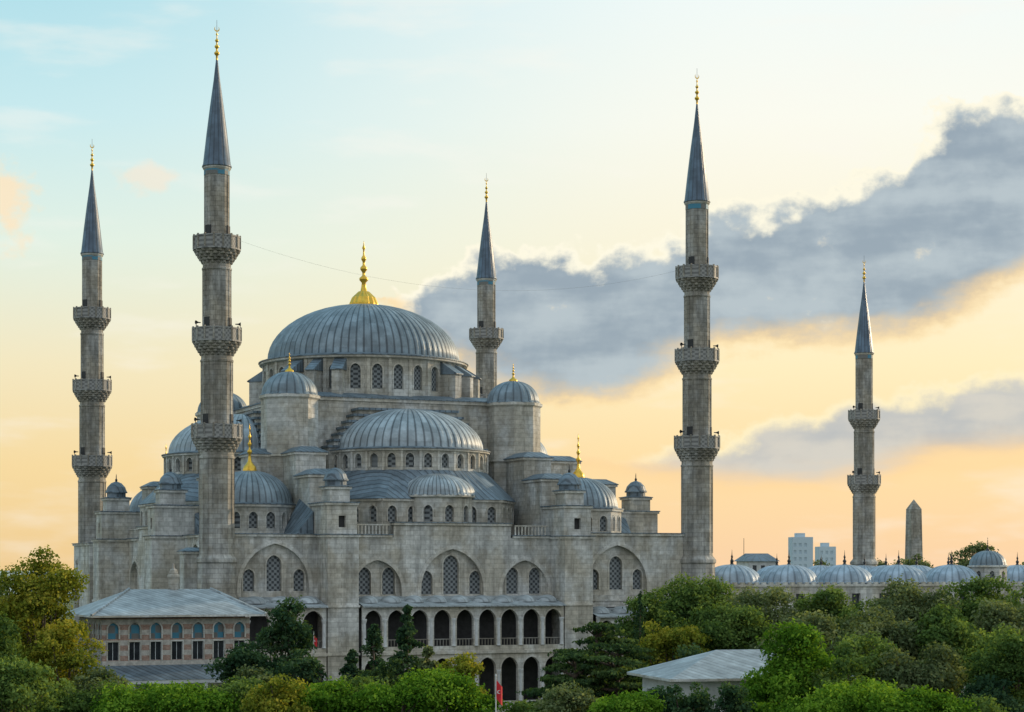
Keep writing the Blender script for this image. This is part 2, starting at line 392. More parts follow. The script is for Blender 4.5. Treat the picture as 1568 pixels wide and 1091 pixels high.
for (x, y) in ((5.2, 8.0), (37.9, 8.0), (5.2, 39.0), (37.9, 39.0)):
    body.ringwall(x, y, 4.15, pi/8, 2*pi+pi/8, 8, 18.7, 21.5, win=(0.8, 19.5, 1.45), nw=2, ring=0.1)
    body.lathe(x, y, [(4.1, 21.3), (4.35, 21.4), (4.35, 21.6), (4.1, 21.63)], 8, TRIM, pi/8, 2*pi+pi/8)
    roof.lathe(x, y, [(4.42, 21.603), (4.42, 21.7), (3.8, 21.8)], 8, LEAD, pi/8, 2*pi+pi/8)
    dome('corner_dome', root, x, y, 21.75, 3.75, 3.0, 40, D40)
    finial(roof, x, y, 24.65, 4.3, 0.62)
body.ringwall(CU, CV, 10.0, 0, 2*pi, 30, 32.2, 36.1, win=(1.0, 33.1, 2.4), pil=0.34, ring=0.12)
body.lathe(CU, CV, [(9.95, 36.0), (10.4, 36.1), (10.4, 36.3), (10.0, 36.32)], 60, TRIM)
roof.lathe(CU, CV, [(10.5, 36.303), (10.5, 36.4), (9.5, 36.62)], 60, LEAD)
for ad in (45, 135, 225, 315):
    for dd in (-13, 0, 13):
        M = Matrix.Translation((CU, CV, 0)) @ Matrix.Rotation(math.radians(ad+dd), 4, 'Z')
        b_ = 1.0 if dd else 0.8
        body.box(9.8, 11.7, -b_/2, b_/2, 32.2, 34.8, STONE, M)
        roof.add([(9.9, -b_/2-.1, 36.1), (11.9, -b_/2-.1, 34.85), (11.9, b_/2+.1, 34.85), (9.9, b_/2+.1, 36.1), (9.9, -b_/2-.1, 34.8), (11.9, -b_/2-.1, 34.75), (11.9, b_/2+.1, 34.75), (9.9, b_/2+.1, 34.8)], [(0, 1, 2, 3), (0, 4, 5, 1), (1, 5, 6, 2), (2, 6, 7, 3)], LEAD, M)
dome('main_dome', root, CU, CV, 36.6, 9.5, 5.75, 80, D80, rib=0.11)
finial(roof, CU, CV, 42.2, 6.6, 1.28, seg=24)
roof.lathe(CU, CV, [(1.35, 42.0), (1.36, 42.5), (1.1, 43.1), (0.5, 43.7)], 48, GOLD, rf=lambda j: 0.09 if j % 3 == 0 else 0)

# front galleries -------------------------------------------------
gal = MB()
def gallery(u0, u1, n, zt=12.7):
    M = Matrix.Translation((0, -3.0, 0))
    p = (u1-u0)/n
    ops = []
    for i in range(n):
        c = u0+p*(i+0.5); w = p*0.76
        ops.append(dict(p=arch(c, 9.15, w, zt-9.15-0.35), d=0.4, ring=0.14))
        ops.append(dict(p=arch(c, 4.2, w, 3.9), d=0.4, ring=0.14))
    gal.panel(rect(u0+0.02, u1-0.02, 0, zt), ops, 0, M, TRIM)
    gal.box(u0+0.02, u1-0.02, -0.18, 0.0, 8.45, 8.7, TRIM, M)
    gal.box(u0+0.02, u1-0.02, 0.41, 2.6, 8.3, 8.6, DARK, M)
    gal.box(u0+0.02, u1-0.02, 2.6, 2.9, 3.0, 12.4, RDARK, M)  # dark back sheet: the gallery's inner shade put into its colour
    for i in range(n):
        c = u0+p*(i+0.5)
        gal.box(c-p*0.38, c+p*0.38, 0.12, 0.2, 9.72, 9.8, RSTONE, M)
        for k in range(6):
            x = c-p*0.34+k*p*0.68/5
            gal.box(x-0.035, x+0.035, 0.13, 0.19, 9.15, 9.72, RSTONE, M)
    for i in range(n+1):
        x = min(max(u0+p*i, u0+0.25), u1-0.25)
        for z0, z1 in ((9.15, 11.2), (4.2, 6.6)):
            gal.lathe(x, -3.02, [(0.2, z0), (0.16, z0+0.15), (0.14, z1), (0.24, z1+0.3), (0.24, z1+0.4)], 10, WHITE)
    gal.add([(u0, -0.5, zt), (u1, -0.5, zt), (u1, 3.0, zt+0.8), (u0, 3.0, zt+0.8), (u0, -0.5, zt-0.1), (u1, -0.5, zt-0.1)], [(0, 1, 2, 3), (4, 5, 1, 0)], PALE, M)
    for i in range(n):
        c = u0+p*(i+0.5)
        gal.lathe(c, -1.6, dome_prof(p*0.46, 0.62, zt+0.28, 6), 20, PALE, sm=True)
gallery(11.95, 31.2, 9)
gallery(1.6, 8.8, 3)
gallery(34.4, 45.2, 5, zt=11.6)
gal.obj('side_gallery', root)

body.block(-1.6, 3.4, 44.5, 52.8, 0, 18.6, cap=0)
body.block(43.0, 48.5, 46.9, 52.8, 0, 18.6, cap=0)
body.block(-2.0, 0.0, 3.2, 4.8, 0, 17.4)
body.obj('masonry', root); roof.obj('lead_roofs', root)

# courtyard -------------------------------------------------------
court = MB()
M = Matrix.Translation((0, 0.3, 0))
ops = []
for i in range(16):
    c = 48.5+i*3.2
    ops.append(dict(p=rect(c-0.5, c+0.5, 12.2, 13.5), d=0.3, fill=GLASS)); ops.append(dict(p=rect(c-0.6, c+0.6, 7.0, 9.5), d=0.3, fill=GLASS))
court.panel(rect(46.6, 99, 0, 14.2), ops, 0, M, STONE)
court.box(46.6, 99, 0.1, 1.2, 14.2, 14.4, TRIM)
court.box(46.6, 99, 0.9, 5.8, 0, 14.28, STONE)
court.box(46.6, 99, 45.4, 50.6, 0, 14.28, STONE)
court.box(93.6, 99, 5.8, 45.4, 0, 14.27, STONE)
for u in np.arange(46.6, 99, 0.8): court.box(u, u+0.35, 0.12, 0.5, 14.4, 14.62, TRIM)
def cdome(x, y):
    court.lathe(x, y, [(2.9, 14.2), (2.9, 14.5), (3.0, 14.55)], 12, TRIM)
    dome('courtyard_dome', root, x, y, 14.6, 2.8, 1.75, 24, D24)
    court.lathe(x, y, [(0.25, 16.3), (0.12, 16.5), (0.2, 16.7), (0.06, 16.9), (0.12, 17.1), (0.04, 17.3), (0.01, 17.8)], 8, RDARK)
for i in range(8):
    if i != 5: cdome(52.2+i*6.45, 3.3)
    cdome(52.2+i*6.45, 48)
for j in range(1, 7): cdome(96.3, 3.3+j*6.4)
court.ringwall(82.3, 3.0, 1.95, 0, 2*pi, 8, 14.3, 16.1, win=(0.5, 14.8, 0.9))
court.lathe(82.3, 3.0, [(2.1, 16.1), (2.1, 16.25), (1.8, 16.3)], 16, TRIM)
dome('gate_dome', root, 82.3, 3.0, 16.3, 1.8, 1.5, 20, D20)
finial(court, 82.3, 3.0, 17.7, 1.5, 0.25, RDARK)
court.obj('courtyard_arcade', root)

# ------------------------------------------------------------------ minarets
def minaret(u, v, tiers, zc, zt):
    b = MB()
    r0 = tiers[0][1]
    b.lathe(0, 0, [(1.95, 0), (1.95, 12.6), (2.05, 12.8), (2.05, 13.0), (1.72, 14.0), (1.68, 16.4), (1.8, 16.5), (1.8, 16.75), (r0+0.06, 17.1)], 12, RSTONE)
    zl = 17.1
    for (T, rb, ra, R) in tiers:
        b.lathe(0, 0, [(rb+0.05, zl), (rb, zl+0.3), (rb, T-2.9), (rb+0.08, T-2.85), (rb+0.08, T-2.7), (rb, T-2.65), (rb, T-2.2)], 16, RSTONE)
        for j in range(16):
            a = 2*pi*j/16
            Mx = Matrix.Rotation(a, 4, 'Z')
            b.box(rb-0.05, rb+0.035, -0.035, 0.035, zl+0.3, T-2.9, RSTONE, Mx)
        K = 5
        for k in range(K):
            za = T-2.35+k*0.23; R0 = rb+(R-rb)*((k+0.6)/K)**0.85
            b.lathe(0, 0, [(rb*0.9, za), (R0-0.05, za+0.03), (R0, za+0.12), (R0, za+0.228), (rb*0.9, za+0.229)], 64, RSTONE, rf=lambda j, k=k: -0.13 if (j+2*k) % 4 < 2 else 0.03)
        b.lathe(0, 0, [(rb, T-1.2), (R+0.06, T-1.19), (R+0.06, T-1.05), (R, T-1.04), (R, T-0.14), (R+0.05, T-0.13), (R+0.05, T), (R-0.12, T), (R-0.12, T-1.03), (ra*0.9, T-1.03)], 16, RAIL)
        for j in range(16):
            Mx = Matrix.Rotation(2*pi*j/16, 4, 'Z')
            b.box(R-0.06, R+0.07, -0.07, 0.07, T-1.05, T+0.1, RSTONE, Mx)
        b.box(ra-0.1, ra+0.04, -0.3, 0.3, T-1.0, T+0.9, DARK, Matrix.Rotation(-0.6, 4, 'Z'))
        b.box(ra-0.1, ra+0.04, -0.3, 0.3, T-1.0, T+0.9, DARK, Matrix.Rotation(-2.6, 4, 'Z'))
        if T < 40:
            for aa in (-2.9, -0.3):   # loudspeaker horns
                Mx = Matrix.Rotation(aa, 4, 'Z') @ Matrix.Translation((R-0.25, 0, T+0.4)) @ Matrix.Rotation(pi/2, 4, 'Y')
                b.lathe(0, 0, [(0.04, -0.25), (0.06, 0.0), (0.16, 0.2), (0.17, 0.22)], 10, RDARK, M=Mx)
                b.box(R-0.1, R-0.05, -0.025, 0.025, T, T+0.4, RDARK, Matrix.Rotation(aa, 4, 'Z'))
        zl = T-1.03; rl = ra
    b.lathe(0, 0, [(rl+0.04, zl), (rl, zl+0.2), (rl, zc-0.75), (rl+0.05, zc-0.7)], 16, RSTONE)
    for j in range(16):
        b.box(rl-0.05, rl+0.03, -0.03, 0.03, zl+0.2, zc-0.75, RSTONE, Matrix.Rotation(2*pi*j/16, 4, 'Z'))
    b.lathe(0, 0, [(rl+0.05, zc-0.7), (rl+0.05, zc-0.25)], 16, TILE)
    b.lathe(0, 0, [(rl+0.05, zc-0.25), (rl+0.16, zc-0.12), (rl+0.16, zc)], 16, TRIM)
    H = zt-zc; rc = rl+0.19
    b.lathe(0, 0, [(rl, zc), (rc, zc+0.002), (rc, zc+0.08), (rc*0.93, zc+0.25), (rc*0.70, zc+H*0.30), (rc*0.46, zc+H*0.56), (rc*0.22, zc+H*0.80), (0.07, zt)], 48, CONE, sm=True, rf=lambda j: 0.03 if j % 3 == 0 else 0)
    P = [(.09, -.1), (.09, .25), (.22, .4), (.24, .5), (.09, .65), (.08, .85), (.19, .98), (.2, 1.08), (.07, 1.2), (.06, 1.4), (.15, 1.5), (.16, 1.58), (.05, 1.7), (.04, 2.0), (.1, 2.08), (.03, 2.2), (.02, 2.4)]
    b.lathe(0, 0, [(r, zt+z) for r, z in P], 12, GOLD, sm=True)
    b.lathe(0, 0, [(0.02, zt+2.4), (0.015, zt+3.3)], 6, RDARK)
    n = 14; pts = []
    for i in range(n+1):
        a = pi/2+0.45+(2*pi-0.9)*i/n; w = 0.055*math.sin(pi*i/n)
        for rr in (0.2-w, 0.2+w): pts.append((rr*math.cos(a), 0, zt+2.55+rr*math.sin(a)))
    b.add(pts, [(2*i, 2*i+1, 2*i+3, 2*i+2) for i in range(n)], GOLD)
    p = UV(u, v)
    return b.obj('minaret', None, (p.x, p.y, 0), TH)
T3 = [(28.15, 1.47, 1.34, 2.12), (36.35, 1.34, 1.2, 2.05), (44.15, 1.2, 1.05, 1.98)]
T2 = [(27.9, 1.42, 1.28, 2.1), (36.25, 1.28, 1.08, 2.0)]
minaret(0, 0, T3, 50.05, 59.3)
minaret(46.5, 0, [(a+0.25, *r) for a, *r in T3], 50.5, 59.9)
minaret(0, 51, T3, 50.05, 59.3)
minaret(46.5, 51, T3, 50.05, 59.3)
minaret(99.3, 51, T2, 43.6, 52.9)
minaret(99.3, 0, T2, 43.6, 52.9)
cu = bpy.data.curves.new('cable', 'CURVE'); cu.dimensions = '3D'; cu.bevel_depth = 0.006
spn = cu.splines.new('POLY'); spn.points.add(24)
for i in range(25):
    t = i/24; p = UV(1.2+44*t, 0, 44.2-3.2*4*t*(1-t)); spn.points[i].co = (*p, 1)
co = bpy.data.objects.new('festival_light_cable', cu); sc.collection.objects.link(co); cu.materials.append(MATS[RSTONE])

# ------------------------------------------------------------------ sultan's pavilion
pv = MB()
u0, u1, v0, v1 = -12.3, -0.6, -12.0, -3.2
def pav_face(M, L, n):
    ops = []
    p = L/n
    for i in range(n):
        c = p*(i+0.5)
        ops.append(dict(p=rect(c-0.42, c+0.42, 8.85, 10.25), d=0.25, fill=GLASS, rm=WHITE))
        ops.append(dict(p=arch(c, 10.5, 0.84, 1.25, 6), d=0.15, fill=TILE, ring=0.1))
    pv.panel(rect(0, L, 8.4, 12.1), ops, 0, M, STRIPE)
    for i in range(n):
        c = p*(i+0.5)
        pv.box(c-0.52, c-0.43, -0.05, 0.0, 8.8, 10.35, TRIM, M); pv.box(c+0.43, c+0.52, -0.05, 0.0, 8.8, 10.35, TRIM, M); pv.box(c-0.52, c+0.52, -0.06, 0.0, 10.27, 10.38, TRIM, M)
        pv.box(c-0.02, c+0.02, 0.18, 0.22, 8.85, 10.25, WHITE, M)
    pv.panel(rect(0, L, 0, 8.4), [dict(p=rect(p*(i+0.5)-0.5, p*(i+0.5)+0.5, 4.0, 6.6), d=0.3, fill=GLASS) for i in range(n)], 0, M, WHITE)
pav_face(Matrix.Translation((u0, v0, 0)), u1-u0, 7)
pav_face(Matrix.Translation((u0, v1, 0)) @ Matrix.Rotation(-pi/2, 4, 'Z'), v1-v0, 5)
pv.box(u0+0.4, u1, v0+0.4, v1, 0, 12.0, STRIPE)
def hip(b, x0, x1, y0, y1, z0, z1, rx0, rx1, ry, mat=PALE, th=0.15):
    b.add([(x0, y0, z0), (x1, y0, z0), (x1, y1, z0), (x0, y1, z0), (rx0, ry, z1), (rx1, ry, z1)], [(0, 1, 5, 4), (1, 2, 5), (2, 3, 4, 5), (3, 0, 4)], mat)
    b.box(x0+0.01, x1-0.01, y0+0.01, y1-0.01, z0-th, z0-0.003, TRIM)
hip(pv, u0-1.1, u1+1.0, v0-1.2, v1+1.0, 12.35, 14.3, -9.2, -2.6, -7.6)
for (a, c) in (((u0-1.1, v0-1.2, 12.37), (-9.2, -7.6, 14.33)), ((u1+1.0, v0-1.2, 12.37), (-2.6, -7.6, 14.33))):
    A = Vector(a); C = Vector(c); d = (C-A); L = d.length
    Mq = Matrix.Translation(A) @ d.to_track_quat('X', 'Z').to_matrix().to_4x4()
    pv.box(0, L, -0.09, 0.09, -0.02, 0.1, PALE, Mq)
pv.add([(u0-2.2, v0-2.2, 7.4), (u1, v0-2.2, 7.4), (u1, v0-0.02, 8.45), (u0-0.02, v0-0.02, 8.45), (u0-2.2, v1, 7.4), (u0-0.02, v1, 8.45)], [(0, 1, 2, 3), (4, 0, 3, 5)], LEAD)
pv.box(u0-2.15, u1, v0-2.15, v0-1.9, 7.1, 7.39, WHITE)
for i in range(8): pv.box(u0-2.0+i*1.9, u0-1.75+i*1.9, v0-2.1, v0-1.85, 0, 7.1, WHITE)
pv.box(u0-2.15, u0-1.9, v0-1.9, v1, 7.1, 7.39, WHITE)
pv.lathe(-5.6, -7.4, [(0.42, 13.9), (0.42, 15.2), (0.5, 15.25), (0.5, 15.4), (0.4, 15.5), (0.3, 15.85), (0.1, 16.0), (0.08, 16.3), (0.01, 16.4)], 8, RSTONE)
pvo = pv.obj('royal_pavilion', None, (AX, AY, 0), TH)

# white kiosk on the right
wk = MB()
wk.panel(rect(-5.2, 5.2, 0, 9.2), [dict(p=rect(x-0.55, x+0.55, 6.6, 8.4), d=0.2, fill=GLASS) for x in (-3.8, -1.3, 1.3, 3.8)], 0, Matrix.Translation((0, -3.5, 0)), WHITE)
wk.panel(rect(-3.5, 3.5, 0, 9.2), [dict(p=rect(x-0.55, x+0.55, 6.6, 8.4), d=0.2, fill=GLASS) for x in (-2, 0.5)], 0, Matrix.Translation((-5.2, 0, 0)) @ Matrix.Rotation(-pi/2, 4, 'Z'), WHITE)
wk.box(-5.0, 5.2, -3.2, 3.5, 0, 9.15, WHITE)
hip(wk, -6.0, 6.0, -4.3, 4.3, 9.35, 10.9, -1.5, 1.5, 0)
wk.obj('white_kiosk', None, (14.2, 124, 0), 0.25)
# obelisk
ob = MB()
ob.box(-1.7, 1.7, -1.7, 1.7, 0, 4.0, TRIM)
ob.add([(-1.2, -1.2, 4), (1.2, -1.2, 4), (1.2, 1.2, 4), (-1.2, 1.2, 4), (-.85, -.85, 24.9), (.85, -.85, 24.9), (.85, .85, 24.9), (-.85, .85, 24.9), (0, 0, 26.4)],
       [(0, 1, 5, 4), (1, 2, 6, 5), (2, 3, 7, 6), (3, 0, 4, 7), (4, 5, 8), (5, 6, 8), (6, 7, 8), (7, 4, 8)], RSTONE)
ob.obj('stone_obelisk', None, (60.8, 300, 0), 0.3)

HZ = simple_mat('haze_tinted_concrete', (0.50, 0.60, 0.66), 0.9, 0, 0.05); MATS.append(HZ); HZI = len(MATS)-1  # distance haze put into the pale bluish wall and window colours
HW = simple_mat('haze_tinted_window', (0.42, 0.52, 0.58), 0.4, 0, 0.05); MATS.append(HW); HWI = len(MATS)-1
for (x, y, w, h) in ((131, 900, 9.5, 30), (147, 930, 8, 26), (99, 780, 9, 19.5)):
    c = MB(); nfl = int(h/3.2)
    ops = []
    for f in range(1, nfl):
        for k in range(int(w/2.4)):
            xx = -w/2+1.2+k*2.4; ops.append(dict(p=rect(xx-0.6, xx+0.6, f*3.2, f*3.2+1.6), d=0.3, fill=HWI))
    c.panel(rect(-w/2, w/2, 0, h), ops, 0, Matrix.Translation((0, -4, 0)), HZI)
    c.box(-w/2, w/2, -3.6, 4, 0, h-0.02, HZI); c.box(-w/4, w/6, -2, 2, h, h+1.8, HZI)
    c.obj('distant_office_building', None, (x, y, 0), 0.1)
c = MB(); c.box(-2.2, 2.2, -3, 3, 0, 17.0, WHITE)
c.add([(-2.6, -3.4, 17.0), (2.6, -3.4, 17.0), (2.6, 3.4, 17.0), (-2.6, 3.4, 17.0), (-1.8, 0, 18.2), (1.8, 0, 18.2)], [(0, 1, 5, 4), (1, 2, 5), (2, 3, 4, 5), (3, 0, 4)], CONE)
for x in (-1.3, 0, 1.3): c.box(x-0.3, x+0.3, -3.03, -2.98, 14.8, 16.4, GLASS)
c.lathe(-2.0, 0, [(0.05, 17), (0.04, 20.5)], 6, RDARK)
c.obj('dark_roof_house', None, (37, 300, 0), 0.2)

# ------------------------------------------------------------------ flags
FR = simple_mat('flag_red', (0.60, 0.02, 0.03), 0.8, 0, 0.1); MATS.append(FR); FRI = len(MATS)-1
def flag(x, y, h, k=1.0):
    b = MB(); b.lathe(0, 0, [(0.04, 0), (0.03, h), (0.06, h+0.02), (0.01, h+0.12)], 8, WHITE)
    n = 10; pts = []
    for i in range(n+1):
        t = i/n
        for j in range(2):
            pts.append((k*0.55*t, 0.12*math.sin(t*7)*t, h-0.15-k*(1.6*j)-k*0.7*t))
    b.add(pts, [(2*i, 2*i+1, 2*i+3, 2*i+2) for i in range(n)], FRI, sm=True)
    pts = []
    for i in range(11):
        a = 0.6+(2*pi-1.2)*i/10; w = 0.04*math.sin(pi*i/10)+0.004
        for rr in (0.13-w, 0.13+w): pts.append((k*(0.28+rr*math.cos(a)), -0.12, h-0.15-k*(1.1)+k*rr*math.sin(a)))
    b.add(pts, [(2*i, 2*i+1, 2*i+3, 2*i+2) for i in range(10)], WHITE)
    b.obj('national_flag_on_pole', None, (x, y, 0))
flag(-0.85, 104.5, 10.3, 0.62); flag(-16.6, 166, 10.6, 0.5)

# ------------------------------------------------------------------ vegetation
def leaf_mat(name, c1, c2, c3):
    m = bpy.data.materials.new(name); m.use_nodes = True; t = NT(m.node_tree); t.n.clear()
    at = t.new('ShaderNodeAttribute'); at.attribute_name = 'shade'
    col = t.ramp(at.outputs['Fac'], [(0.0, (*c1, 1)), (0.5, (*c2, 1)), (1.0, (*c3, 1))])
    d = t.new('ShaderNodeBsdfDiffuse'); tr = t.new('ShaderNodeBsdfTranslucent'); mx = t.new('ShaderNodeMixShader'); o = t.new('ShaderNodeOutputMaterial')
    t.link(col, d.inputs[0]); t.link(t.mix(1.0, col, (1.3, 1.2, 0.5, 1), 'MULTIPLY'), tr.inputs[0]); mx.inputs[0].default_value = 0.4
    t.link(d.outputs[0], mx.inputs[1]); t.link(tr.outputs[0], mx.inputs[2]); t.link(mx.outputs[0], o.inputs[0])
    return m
LM = {
    'green': leaf_mat('foliage_green', (0.035, 0.075, 0.025), (0.105, 0.175, 0.05), (0.23, 0.32, 0.085)),
    'bright': leaf_mat('foliage_bright', (0.03, 0.085, 0.012), (0.105, 0.225, 0.025), (0.26, 0.41, 0.05)),
    'olive': leaf_mat('foliage_olive', (0.055, 0.085, 0.04), (0.145, 0.19, 0.09), (0.28, 0.32, 0.15)),
    'yellow': leaf_mat('foliage_yellow', (0.07, 0.10, 0.02), (0.20, 0.24, 0.035), (0.44, 0.38, 0.06)),
    'dark': leaf_mat('foliage_dark', (0.018, 0.045, 0.027), (0.045, 0.095, 0.05), (0.10, 0.165, 0.075)),
    'cedar': leaf_mat('foliage_cedar', (0.018, 0.042, 0.022), (0.055, 0.10, 0.042), (0.14, 0.21, 0.075)),
}
BARK = simple_mat('bark', (0.10, 0.075, 0.055), 0.9, 0, 0.4, 4); MATS.append(BARK); BKI = len(MATS)-1
rng = np.random.default_rng(7)
def limb(b, p0, p1, r0, r1, seg=7):
    p0 = Vector(p0); p1 = Vector(p1); d = p1-p0
    q = Matrix.Translation(p0) @ d.to_track_quat('Z', 'Y').to_matrix().to_4x4()
    b.lathe(0, 0, [(r0, 0), ((r0+r1)/2, d.length*0.5), (r1, d.length)], seg, BKI, M=q, sm=True)
def leaves(name, C, N, size, shade, mat, parent):
    n = len(C)
    t = rng.normal(size=(n, 3)); t -= N*np.sum(t*N, 1)[:, None]; t /= np.linalg.norm(t, axis=1)[:, None]+1e-9
    bt = np.cross(N, t)
    L = (size*rng.uniform(0.6, 1.3, n))[:, None]; Wd = L*0.62
    co = np.stack([C-t*L*0.5, C-bt*Wd*0.5+t*L*0.1, C+t*L*0.5, C+bt*Wd*0.5+t*L*0.1], 1).reshape(-1, 3)
    me = bpy.data.meshes.new(name)
    me.vertices.add(4*n); me.vertices.foreach_set('co', co.astype(np.float32).ravel())
    me.loops.add(4*n); me.loops.foreach_set('vertex_index', np.arange(4*n, dtype=np.int32))
    me.polygons.add(n); me.polygons.foreach_set('loop_start', np.arange(0, 4*n, 4, dtype=np.int32))
    at = me.attributes.new('shade', 'FLOAT', 'POINT'); at.data.foreach_set('value', np.repeat(np.clip(shade, 0, 1), 4).astype(np.float32))
    me.update(calc_edges=True); me.validate()
    me.materials.append(mat)
    o = bpy.data.objects.new(name, me); sc.collection.objects.link(o); o.parent = parent
    return o
def unit(n):
    d = rng.normal(size=(n, 3)); return d/np.linalg.norm(d, axis=1)[:, None]
def tree(x, y, h, w, kind='round', col='green', leaf=0.25, dens=1.0, cb=0.3):
    nm = {'round': 'deciduous_tree', 'conifer': 'pine_tree', 'cedar': 'cedar_tree', 'cypress': 'cypress_tree'}[kind]
    tb = MB(); blobs = []
    if kind == 'round':
        z0 = h*cb; cz = (h+z0)/2; rz = (h-z0)/2
        vol = w*w*(h-z0)
        nb = int(16+vol**0.5*1.9)
        for i in range(nb):
            d = unit(1)[0]; rr = rng.uniform(0.45, 1.0)
            if d[2] < -0.3 and rng.random() < 0.4: d[2] = -d[2]
            s = min(rng.uniform(0.11, 0.2)*w, 1.3)
            p = np.array([d[0]*(w/2-s*0.5)*rr, d[1]*(w/2-s*0.5)*rr, cz+d[2]*(rz-s*0.6)*rr])
            blobs.append([p, s, s*rng.uniform(0.65, 0.9)])
        zt = max(q[0][2]+q[2] for q in blobs); k = (h-z0)/(zt-z0)
        for q in blobs: q[0][2] = z0+(q[0][2]-z0)*k
        limb(tb, (0, 0, 0), (0, 0, z0*1.1), w*0.035+0.08, w*0.025+0.05)
        for i in range(10):
            p = blobs[i][0]; limb(tb, (0, 0, z0*rng.uniform(0.8, 1.1)), tuple(p), w*0.015+0.03, 0.03)
        limb(tb, (0, 0, z0), (0, 0, h*0.85), w*0.02+0.04, 0.03)
    elif kind == 'cedar':
        limb(tb, (0, 0, 0), (0.2, 0, h*0.97), 0.4, 0.08)
        for L_ in range(8):
            t = L_/7; z = h*(0.48+0.5*t); Rm = w/2*(1.0-0.62*t**1.3)
            for q in range(10 if L_ < 6 else 6):
                R = Rm*rng.uniform(0.3, 1.0)
                a = rng.uniform(0, 2*pi); p = np.array([R*math.cos(a), R*math.sin(a), z+rng.normal(0, 0.12)])
                blobs.append((p, rng.uniform(0.09, 0.16)*w*(1-0.3*t), 0.2))
                limb(tb, (0.1, 0, z-0.5), tuple(p), 0.1, 0.03)
    elif kind == 'conifer':
        limb(tb, (0, 0, 0), (0, 0, h*0.98), 0.25, 0.03)
        for i in range(70):
            t = rng.uniform(0, 1); z = h*(0.35+0.64*t); R = w/2*(1.03-t)*rng.uniform(0.35, 1)
            a = rng.uniform(0, 2*pi); p = np.array([R*math.cos(a), R*math.sin(a), z-0.25*R])
            blobs.append((p, 0.25+0.12*w*(1-t), 0.24+0.14*(1-t)))
            limb(tb, (0, 0, z), tuple(p), 0.05, 0.02)
    else:
        limb(tb, (0, 0, 0), (0, 0, h*0.9), 0.16, 0.04)
        for i in range(44):
            t = i/43; z = h*(0.1+0.87*t); R = w/2*min(1, (1-t)*2.2+0.12)*(0.75 if t < 0.1 else 1)
            a = rng.uniform(0, 2*pi); blobs.append((np.array([R*0.4*math.cos(a), R*0.4*math.sin(a), z]), R*0.65, 0.38))
    root_ = tb.obj(nm, None, (x, y, 0), rng.uniform(0, 6.28))
    Cs = []; Ns = []; Sh = []
    for p, r, rz in blobs:
        n = int(dens*(26*(r*r*2+r*rz*2)*3.0/(leaf*leaf)*0.06+30))
        d = unit(n); d[:, 2] = np.where((d[:, 2] < -0.2) & (rng.random(n) < 0.6), -d[:, 2], d[:, 2])
        rad = rng.uniform(0.5, 1.18, n)**0.8
        rad *= 1+0.22*np.sin(d[:, 0]*7+p[0]*3)*np.sin(d[:, 1]*8+p[1])
        c = p+d*rad[:, None]*np.array([r, r, rz])
        N = d*0.7+unit(n)*0.75; N[:, 2] += 0.25; N /= np.linalg.norm(N, axis=1)[:, None]
        Cs.append(c); Ns.append(N)
        Sh.append(np.full(n, rng.uniform(0.15, 0.68))+rng.normal(0, 0.17, n)+0.22*d[:, 2]+0.3*(rad-0.95))  # random tone plus painted light: clump tops and outer leaves lighter
    C = np.concatenate(Cs); N = np.concatenate(Ns); Sh = np.concatenate(Sh)
    keep = (np.sin(C[:, 0]*2.3+x)*np.sin(C[:, 1]*2.1)*np.sin(C[:, 2]*2.6+y)) < 0.6
    C = C[keep]; N = N[keep]; Sh = Sh[keep]
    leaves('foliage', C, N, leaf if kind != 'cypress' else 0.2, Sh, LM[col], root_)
    return len(C)
